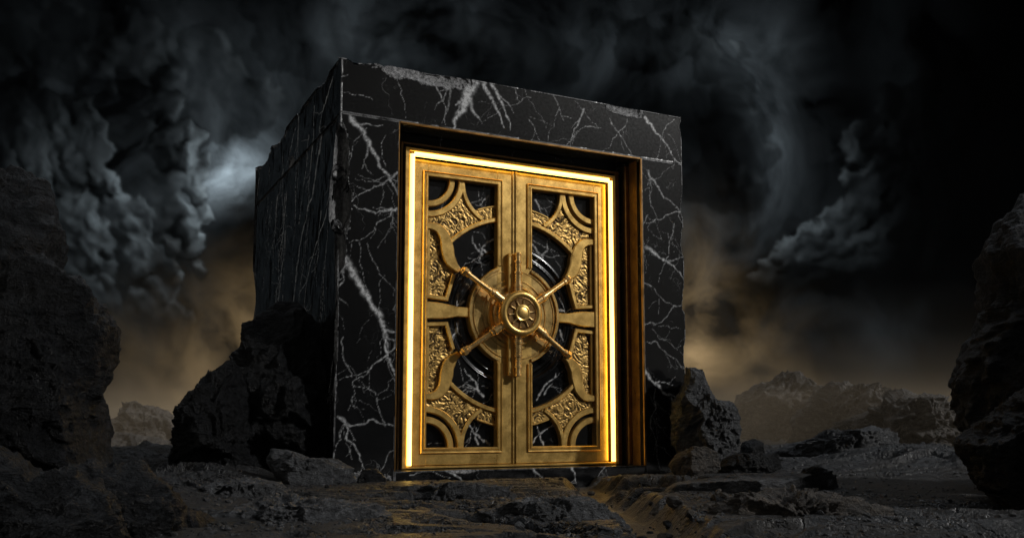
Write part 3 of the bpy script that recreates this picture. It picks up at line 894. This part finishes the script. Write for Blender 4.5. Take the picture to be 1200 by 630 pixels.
def slab(name, x0, x1, y0, y1, z0, z1, parent, mat, steps=None, pale_edges=True):
    """marble block part made of six fine faces, chipped by CARVES, veins as an attribute"""
    st = dict(front=.014, left=.016, right=.028, top=.04, bottom=.06, back=.3); st.update(steps or {})
    VS, FS, VE, RO = [], [], [], []; off = 0
    for face in ('front', 'back', 'left', 'right', 'top', 'bottom'):
        s_ = st[face]
        if face in ('front', 'back'):
            U, V = axis(x0, x1, s_), axis(z0, z1, s_); uu, vv = np.meshgrid(U, V, indexing='ij')
            p = np.stack([uu, np.full_like(uu, y0 if face == 'front' else y1), vv], -1); ve = veinfield(U, V, FV); fl = face == 'back'
        elif face in ('left', 'right'):
            U, V = axis(y0, y1, s_ if y1-y0 > 1 else .015), axis(z0, z1, s_*.6); uu, vv = np.meshgrid(U, V, indexing='ij')
            xx = x0 if face == 'left' else x1
            p = np.stack([np.full_like(uu, xx), uu, vv], -1); ve = veinfield(U, V, LV if xx < .01 else IV); fl = face == 'left'
        else:
            U, V = axis(x0, x1, s_), axis(y0, y1, s_); uu, vv = np.meshgrid(U, V, indexing='ij')
            p = np.stack([uu, vv, np.full_like(uu, z1 if face == 'top' else z0)], -1); ve = veinfield(U, V, IV); fl = face == 'bottom'
        sh = p.shape[:2]; p = p.reshape(-1, 3).copy(); p0 = p.copy()
        if face == 'left' and x0 < .01:   # roughly sawn side: upright ribs and shallow hollows
            y_, z_ = p[:, 1], p[:, 2]
            q = np.stack([y_*.9 + .25*z_, z_*.30, 0*y_], -1)
            p[:, 0] += (.02 + .04*fbm(q, 4, seed=71, gain=.55) + .012*fbm(np.stack([y_*4, z_*1.6, 0*y_], -1), 5, seed=72, ridged=True))*sstep(y_, 0, .5)
        p, ro = carve(p)
        if pale_edges:
            # chipped arrises with their edge highlight painted in as a narrow pale line
            ds = [np.minimum(abs(p0[:, 0]-x0), abs(p0[:, 0]-x1)), np.minimum(abs(p0[:, 1]-y0), abs(p0[:, 1]-y1)), np.minimum(abs(p0[:, 2]-z0), abs(p0[:, 2]-z1))]
            ds = np.sort(np.stack(ds, -1), axis=1)[:, 1]
            nn = fbm(p0*4, 3, seed=91)
            ro = np.maximum(ro, (ds < .016+.02*np.maximum(nn, 0))*.45*sstep(nn, -.35, .2))
        VS.append(p); FS.append(grid_faces(*sh, off=off, flip=fl)); VE.append(ve.ravel()); RO.append(ro); off += len(p)
    return mesh_obj(name, np.concatenate(VS), np.concatenate(FS), mat, parent, {'vein': np.concatenate(VE), 'rough': np.concatenate(RO)}, smoothang=180)


# lintel: the whole top course, front to back
CARVES = [((1.35, -.20, 6.12), (1.0, .29, .26), .24, 1), ((5.05, -.21, 6.11), (.50, .265, .19), .2, 5), ((.35, .0, 6.34), (.55, .6, .26), .35, 9),
          ((-.05, 1.1, 6.30), (.25, .55, .20), .4, 12), ((-.05, 2.6, 6.28), (.22, .5, .16), .45, 15), ((-.05, 4.3, 6.30), (.25, .8, .26), .4, 18), ((-.05, 5.9, 6.2), (.25, .8, .22), .4, 21),
          ((6.34, -.05, 5.95), (.13, .2, .25), .3, 27), ((-.06, 3.3, 5.3), (.12, .3, .2), .3, 29)]
slab('lintel', 0, BW, 0, BD, HS+.005, HT, vault, M_marble)
# left pillar with the long broken arris
CARVES = [((.01, -.02, 4.55), (.13, .16, .55), .45, 31, .3), ((.02, -.02, 3.95), (.17, .22, .55), .45, 33, .3), ((0, -.03, 3.3), (.12, .2, .45), .5, 35, .3), ((-.02, -.02, 2.0), (.05, .08, 1.1), .6, 37),
          ((-.02, 6.6, 3.2), (.12, .3, .7), .4, 39), ((0, 6.6, 1.8), (.12, .3, .6), .4, 40), ((.45, -.06, -.2), (.5, .12, .18), .4, 41)]
slab('pillar', 0, XL, 0, BD, -.6, HS-.004, vault, M_marble, dict(right=.05))
CARVES = [((6.29, -.03, 4.55), (.10, .2, .35), .5, 51), ((6.28, -.03, 3.9), (.09, .2, .30), .5, 53), ((6.29, -.04, 2.9), (.09, .2, .40), .6, 55), ((6.30, -.03, 1.9), (.10, .2, .5), .5, 57),
          ((6.27, -.04, .9), (.12, .2, .5), .5, 59)]
slab('pillar', XR, BW, 0, BD, -.6, HS-.004, vault, M_marble, dict(right=.08))
CARVES = [((2.0, -.05, -.02), (.35, .09, .05), .5, 61)]
slab('threshold', XL+.002, XR-.002, .012, .70, -.6, -.012, vault, M_marble, dict(top=.02))
CARVES = []
PX0, PX1, PZ1 = 1.19, 5.04, 5.00
slab('door_surround', XL+.002, PX0, .52, .60, -.012, HS-.01, vault, M_marble, pale_edges=False)
slab('door_surround', PX1, XR-.002, .52, .60, -.012, HS-.01, vault, M_marble, pale_edges=False)
slab('door_surround', PX0+.001, PX1-.001, .52, .60, PZ1, HS-.01, vault, M_marble, pale_edges=False)
slab('core', XL+.003, XR-.003, .75, BD-.01, -.6, HS-.01, vault, M_marble, dict(front=.2, left=.4, right=.4, top=.4, bottom=.4), pale_edges=False)
# thin bronze angles along the opening
t = MB(); t.box(XL-.006, XL+.012, -.006, .03, -.01, HS-.004, .003); t.build('edge_trim', M_bronze, vault)
t = MB(); t.box(XR-.022, XR+.010, -.006, .03, -.01, HS-.004, .003); t.build('edge_trim', M_bronze, vault)
t = MB(); t.box(XL+.02, XR-.024, -.004, .03, HS-.022, HS+.006, .003); t.build('edge_trim', M_bronze, vault)
t = MB(); t.box(XR-.09, XR-.004, .38, .52, -.01, HS-.05, .012); t.box(5.09, 5.17, .43, .52, -.01, HS-.16, .006); t.box(PX0-.04, 5.10, .44, .52, HS-.20, HS-.16, .006); t.box(PX0-.08, PX0-.04, .44, .52, -.01, HS-.16, .006)
t.build('surround_moulding', M_bronze, vault)  # bronze bands, widened so their brown stands in for reflected strip light

t = MB(); t.box(XR-.016, XR-.001, .14, .37, -.01, HS-.008, .004); t.build('jamb_glow_plate', M_bronze, vault)  # added plate; its bronze imitates strip light reflected in the marble jamb

# ------------------------------------------------------------------ the door
XC, ZC, YF = 3.116, 2.46, 0.45
t = MB()   # casing round both leaves, proud of them
t.box(XC-1.95, XC-1.882, .375, .60, .0, 5.02); t.box(XC+1.882, XC+1.95, .375, .60, .0, 5.02); t.box(XC-1.881, XC+1.881, .377, .60, 4.965, 5.02); t.box(XC-1.881, XC+1.881, .40, .60, .0, .035)
t.build('casing', M_gold, vault)
l = MB()
for x in (XC-1.838, XC+1.838): l.lathe((x, .368, .05), (0, 0, 1), [(0, .036), (4.86, .036)], 16)
l.lathe((XC-1.80, .368, 4.918), (1, 0, 0), [(0, .036), (3.60, .036)], 16)
l.build('light_strip', M_led, vault)
UO, UI, VO = 1.79, .32, 2.145    # leaf outer edge, opening inner edge, opening half height
UX = 1.54


def arc(cu, cv, r, a0, a1, n=40):
    return [(cu+r*math.cos(math.radians(a0+(a1-a0)*i/n)), cv+r*math.sin(math.radians(a0+(a1-a0)*i/n))) for i in range(n+1)]


def catmull(P, n=8):
    P = [np.array(p, float) for p in P]; Q = [2*P[0]-P[1]] + P + [2*P[-1]-P[-2]]; out = []
    for i in range(1, len(Q)-2):
        for k in range(n):
            t = k/n; out.append(.5*((2*Q[i]) + (-Q[i-1]+Q[i+1])*t + (2*Q[i-1]-5*Q[i]+4*Q[i+1]-Q[i+2])*t*t + (-Q[i-1]+3*Q[i]-3*Q[i+1]+Q[i+2])*t**3))
    out.append(P[-1]); return np.array(out)


SC = catmull([(1.56, 1.345), (1.46, 1.35), (1.33, 1.31), (1.235, 1.19), (1.195, 1.03), (1.165, .88), (1.09, .76), (.985, .665)])
SW = np.interp(np.linspace(0, 1, len(SC)), [0, .15, .4, .6, .8, .93, 1], [.055, .062, .095, .115, .10, .062, .050])
PANEL = np.array([(1.54, .20), (1.17, .17), (1.04, .60), (1.13, .80), (1.17, 1.0), (1.20, 1.2), (1.32, 1.33), (1.54, 1.36)])


def inpoly(u, v, P):
    c = np.zeros(u.shape, bool); n = len(P)
    for i in range(n):
        (a, b), (d, e) = P[i], P[(i+1) % n]
        c ^= ((b > v) != (e > v)) & (u < (d-a)*(v-b)/(e-b+1e-12)+a)
    return c


def relief_grid(T, region, seed, y0, amp, mirror):
    st = .0125; U = np.arange(.28, 1.60, st); V = np.arange(.10, 2.20, st); uu, vv = np.meshgrid(U, V, indexing='ij')
    m = region(uu, vv)
    q = np.stack([uu, vv, 0*uu+seed], -1)
    w = np.stack([fbm(q*2.2, 3, seed=300+seed), fbm(q*2.2, 3, seed=310+seed), 0*uu], -1)
    qq = q + w*.55
    flow = fbm(np.stack([qq[..., 0]*7+qq[..., 1]*4, qq[..., 1]*22-qq[..., 0]*10, qq[..., 2]], -1), 3, seed=320+seed, ridged=True)
    leaf = fbm(qq*13, 4, seed=330+seed, ridged=True)
    h = amp*(flow*.8 + leaf*.45)
    vs = np.array([T((a, y0-b, c)) for a, b, c in zip(uu.ravel(), h.ravel(), vv.ravel())])
    keep = m[:-1, :-1] & m[1:, :-1] & m[1:, 1:] & m[:-1, 1:]
    return vs, grid_faces(*uu.shape, flip=mirror)[keep.ravel()], 1-sstep(h.ravel(), *np.quantile(h[m], [.1, .75]))


def reg_star(u, v):
    R = np.hypot(u, v); rc = np.hypot(u-UX, v-VO); d3 = np.hypot(u-.27, v-2.13)
    return (rc > .58) & (R > 1.58) & (d3 > .62) & ~inpoly(u, v, PANEL) & (u < UX+.01) & (v < VO+.01) & (v > .9)


def reg_band(u, v):
    R = np.hypot(u, v); d3 = np.hypot(u-.27, v-2.13)
    return (R > 1.58) & (R < 1.84) & (d3 < .66) & (u > UI-.02) & (u < 1)


def reg_panel(u, v): return inpoly(u, v, PANEL) & (u < UX+.01)


for su in (-1, 1):
    leaf = bpy.data.objects.new('tmp', None)
    f = MB(); X = lambda a, b: sorted((XC+su*a, XC+su*b))
    ZB, ZT = .045, 4.868
    f.box(*X(UX, UO), YF, .62, ZB, ZT); f.box(*X(.012, UI), YF, .62, ZB, ZT)
    f.box(*X(UI-.004, UX+.004), YF+.001, .62, ZC+VO, ZT-.002); f.box(*X(UI-.004, UX+.004), YF+.001, .62, ZB+.002, ZC-VO)
    T = lambda v: (XC+su*v[0], v[1], ZC+v[2])
    # raised bead along the meeting stile
    f.box(*X(.012, .045), YF-.022, YF+.02, ZB, ZT)
    bpy.data.objects.remove(leaf)
    door = f.build('door_leaf', M_gold, vault)
    door['label'] = 'left gold door leaf' if su < 0 else 'right gold door leaf'
    # half disc behind the wheel with its stepped rim
    d = MB()
    d.band(arc(0, 0, .645, -90, 90, 60), .155, YF+.004, .60, .012, T=T)
    for r_ in (.575, .735): d.band(arc(0, 0, r_, -90, 90, 60), .009, YF-.010, YF+.02, .004, T=T)
    d.band(arc(0, 0, .28, -90, 90, 60), .24, YF-.004, .58, .006, T=T)
    d.band(arc(0, 0, .485, -90, 90, 60), .018, YF-.03, YF+.01, .006, T=T)
    d.band(arc(0, 0, .80, -68, 68, 60), .028, YF-.032, .58, .010, T=T)
    d.build('lock_plate', M_relief2, door)
    # arms
    a = MB()
    a.band([(.80, 0), (1.02, 0), (1.14, 0), (1.30, 0), (1.56, 0)], [.078, .080, .105, .128, .138], YF-.006, .58, .012, T=T)
    a.build('cross_arm', M_gold, door)
    # raised moulding round the opening
    mo = MB()
    k = .045
    thr = math.degrees(math.asin((UI-k)/.82))
    pth = [(UI-k, .80), (UI-k, VO+k), (UX+k, VO+k), (UX+k, -VO-k), (UI-k, -VO-k), (UI-k, -.80)]
    mo.band(pth, k, YF-.030, YF+.02, .012, prof=[(-1, .030, YF-.030), (-1, .040, YF-.014), (-1, .058, YF-.014), (-1, .066, YF-.024)], T=T)
    mo.build('moulding', M_gold, door)
    # marble behind the tracery
    st = .014; U = axis(UI-.03, UX+.03, st); V = axis(-VO-.03, VO+.03, st); uu, vv = np.meshgrid(U, V, indexing='ij')
    sg = []
    for q in ([(.55, 1.02), (.66, 1.20), (.70, 1.3)], [(.47, 1.0), (.58, 1.16)], [(.5, -1.35), (.72, -1.1), (.86, -.95)], [(.6, -1.30), (.8, -1.12)], [(.62, -2.1), (.5, -1.8)], [(.45, 2.0), (.56, 1.8)], [(.9, .2), (1.0, .1), (.95, .35)], [(.95, -.15), (1.05, -.42)], [(.4, -2.1), (.85, -1.7)], [(.34, 1.3), (.5, 1.1), (.6, .95)]):
        crack([(b*1.0+VR.normal(0, .03), c+VR.normal(0, .03)) for b, c in q], .014, .9, sg)
    for _ in range(14):
        a0 = VR.uniform([UI, -VO], [UX, VO]); th = VR.uniform(0, 6.28); l = VR.uniform(.2, .6)
        crack([a0, a0+np.array([math.cos(th), math.sin(th)])*l], .005, .6, sg)
    ve = veinfield(U, V, sg)
    RR = np.hypot(uu, vv)
    gr = sum(.014*np.exp(-((RR-r_)/.014)**2) for r_ in (1.0, 1.13)) - .018*sstep(RR, 1.02, 1.04)*(1-sstep(RR, 1.09, 1.11))
    pv = np.stack([XC+su*uu, .575-gr, ZC+vv], -1).reshape(-1, 3)
    mesh_obj('marble_inlay', pv, grid_faces(*uu.shape, flip=su < 0), M_marble, door, {'vein': ve.ravel(), 'rough': 0*ve.ravel()}, smoothang=180)
    tr = MB(); rv, rf, rh, ro = [], [], [], 0
    for sv in (-1, 1):
        T2 = lambda v, sv=sv: (XC+su*v[0], v[1], ZC+sv*v[2])
        yb = .58
        def corner(r, hw, yf):
            tr.band(arc(UX, VO, r, 180, 270, 30), hw, yf, yb, .014, T=T2)
        corner(.43, .052, .475); corner(.595, .052, .470)
        a0 = math.degrees(math.atan2(-.60, .23)); tr.band(arc(.27, 2.13, .65, 1, -62, 30), .036, .474, yb, .012, T=T2)
        tr.band(arc(0, 0, 1.60, 43, 78.3, 40), .036, .466, yb, .012, T=T2)
        tr.band(arc(0, 0, 1.825, 69, 79.8, 20), .016, .485, yb, .008, T=T2)
        # frame of the side panel
        tr.band([(1.53, .225), (1.195, .20), (1.075, .60)], .034, .468, yb, .012, T=T2)
        tr.band([(1.505, .25), (1.505, 1.30)], .022, .480, yb, .010, T=T2)
        sa = MB(); sa.band(SC, SW, .452, yb, .018, T=T2); sa.build('curved_bracket', M_gold, door)
        for reg, sd_, y0, amp in ((reg_star, 1, .515, .022), (reg_band, 2, .510, .016), (reg_panel, 3, .535, .022)):
            v_, f_, h_ = relief_grid(T2, reg, sd_+(su+1)*5+(sv+1)*2, y0, amp*.8, su*sv > 0)
            rv.append(v_); rh.append(h_); rf.append(f_+ro); ro += len(v_)
    tr.build('tracery', M_gold, door)
    rvv = np.concatenate(rv); rff = np.concatenate(rf)
    used = np.zeros(len(rvv), bool); used[rff.ravel()] = True; idx = np.cumsum(used)-1
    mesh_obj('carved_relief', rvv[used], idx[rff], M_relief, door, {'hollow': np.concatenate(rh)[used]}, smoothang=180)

# wheel lock
HY = .20
w = MB()
w.lathe((XC, .47, ZC), (0, -1, 0), [(0, .40), (.05, .40), (.06, .385), (.10, .375), (.115, .34), (.15, .33), (.20, .325), (.22, .30), (.22, .1)], 64)
wheel = w.build('lock_wheel', M_goldpol, vault)
w = MB()   # outer ring: closed profile turned about the axis
R0 = .315
prof = [(-.02, .255), (.02, .262), (.035, .275), (.045, .30), (.045, .325), (.035, .35), (.015, .368), (-.02, .372), (-.05, .36), (-.07, .34)]
w.lathe((XC, HY, ZC), (0, -1, 0), prof, 72)
w.build('wheel_rim', M_gold, wheel)
# open the front of the rim: dish with a toothed rose and a knob
w = MB(); w.lathe((XC, HY-.012, ZC), (0, -1, 0), [(.0, .262), (.012, .262), (.014, .256), (-.004, .24), (-.006, .05)], 64); w.build('wheel_dish', M_bronze, wheel)
w = MB()
for k in range(10):
    a = 2*PI*k/10+.15; dv = np.array([math.cos(a), 0, math.sin(a)])
    w.lathe(np.array([XC, HY-.02, ZC])+dv*.11, dv, [(0, .020), (.055, .016), (.10, .012), (.12, .018), (.128, .004)], 8)
w.build('wheel_rose', M_goldpol, wheel)
w = MB(); w.lathe((XC, HY-.0, ZC), (0, -1, 0), [(0, .14), (.035, .14), (.05, .132), (.055, .118), (.050, .10), (.056, .085), (.062, .05), (.064, .01)], 40); w.build('wheel_knob', M_gold, wheel)
for su in (-1, 1):
    for sv in (-1, 1):
        s_ = MB(); d = np.array([su*.99, 0, sv*.67]); Ln = float(np.linalg.norm(d)); d[1] = .10; o0 = (XC, HY+.05, ZC)
        s_.lathe(o0, d, [(.30, .070), (.31, .082), (.36, .082), (.37, .072), (.50, .072), (.505, .084), (.545, .084), (.55, .070), (.60, .066), (.61, .050), (.66, .046), (1.04, .042), (1.05, .058), (1.09, .058), (1.10, .046)], 20)
        s_.build('spoke', M_goldpol, wheel)
        s_ = MB(); s_.lathe(o0, d, [(1.095, .05), (1.105, .075), (1.165, .075), (1.18, .058), (1.20, .05), (1.215, .03)], 6); s_.build('spoke_end', M_goldpol, wheel)
for sv in (-1, 1):
    s_ = MB(); s_.lathe((XC, HY+.13, ZC), (0, 0, sv), [(.28, .072), (.44, .072), (.445, .082), (.49, .082), (.495, .066), (.66, .064), (.665, .074), (.70, .074), (.705, .056), (.84, .054), (.845, .066), (.88, .066), (.885, .048), (.97, .046), (.98, .054), (1.01, .054), (1.02, .04)], 24)
    s_.build('bolt', M_goldpol, wheel)
    z0, z1 = sorted((ZC+sv*.36, ZC+sv*1.0)); s_ = MB(); s_.box(XC-.145, XC+.055, .375, YF+.02, z0, z1, .012); s_.box(XC-.155, XC-.10, .355, YF+.02, z0+.03, z1-.03, .012); s_.build('bolt_keeper', M_gold, wheel)

# ------------------------------------------------------------------ air
def haze(dens):
    x0, x1, y0, y1, z0, z1 = -960, 950, -970, 940, -12, 6.5
    v = [(x, y, z) for x in (x0, x1) for y in (y0, y1) for z in (z0, z1)]
    f = [(0, 1, 3, 2), (4, 6, 7, 5), (0, 4, 5, 1), (2, 3, 7, 6), (0, 2, 6, 4), (1, 5, 7, 3)]
    m = bpy.data.materials.new('haze'); m.use_nodes = True; nt = m.node_tree; nt.nodes.clear()
    pv = nt.nodes.new('ShaderNodeVolumePrincipled'); pv.inputs['Density'].default_value = dens
    pv.inputs['Color'].default_value = (.85, .88, .92, 1); pv.inputs['Anisotropy'].default_value = 0.2
    o = nt.nodes.new('ShaderNodeOutputMaterial'); nt.links.new(pv.outputs[0], o.inputs['Volume'])
    h = mesh_obj('haze', v, f, m); tag(h, kind='stuff')
    h['label'] = 'thin dull haze lying over the ground'


haze(.00012)


def mist(top, front, dens, label):
    a = YAW; c, s_ = math.cos(a), math.sin(a)
    def w(s, t, z): return (CAM[0] + s*c + t*s_, CAM[1] - s*s_ + t*c, z)
    v = [w(s, t, z) for s in (-40-top, 45+top) for t in (front, 75+front/9) for z in (-3.2-top*.1, top)]
    f = [(0, 1, 3, 2), (4, 6, 7, 5), (0, 4, 5, 1), (2, 3, 7, 6), (0, 2, 6, 4), (1, 5, 7, 3)]
    m = bpy.data.materials.new('glow_tinted_mist'); m.use_nodes = True; nt = m.node_tree; nt.nodes.clear()
    pv = nt.nodes.new('ShaderNodeVolumePrincipled'); pv.inputs['Density'].default_value = dens
    pv.inputs['Color'].default_value = (.90, .72, .50, 1); pv.inputs['Anisotropy'].default_value = 0.0  # warm light on the mist is put into this tint
    o = nt.nodes.new('ShaderNodeOutputMaterial'); nt.links.new(pv.outputs[0], o.inputs['Volume'])
    h = mesh_obj('mist', v, f, m); tag(h, kind='stuff'); h['label'] = label


mist(1.9, 21.5, .0075, 'densest warm mist hugging the distant ground')
mist(3.1, 24, .003, 'thin warm mist at mid height over the distant ground')
mist(5.0, 27, .0008, 'faint topmost warm mist over the distant ground')
S.cycles.volume_bounces = 1
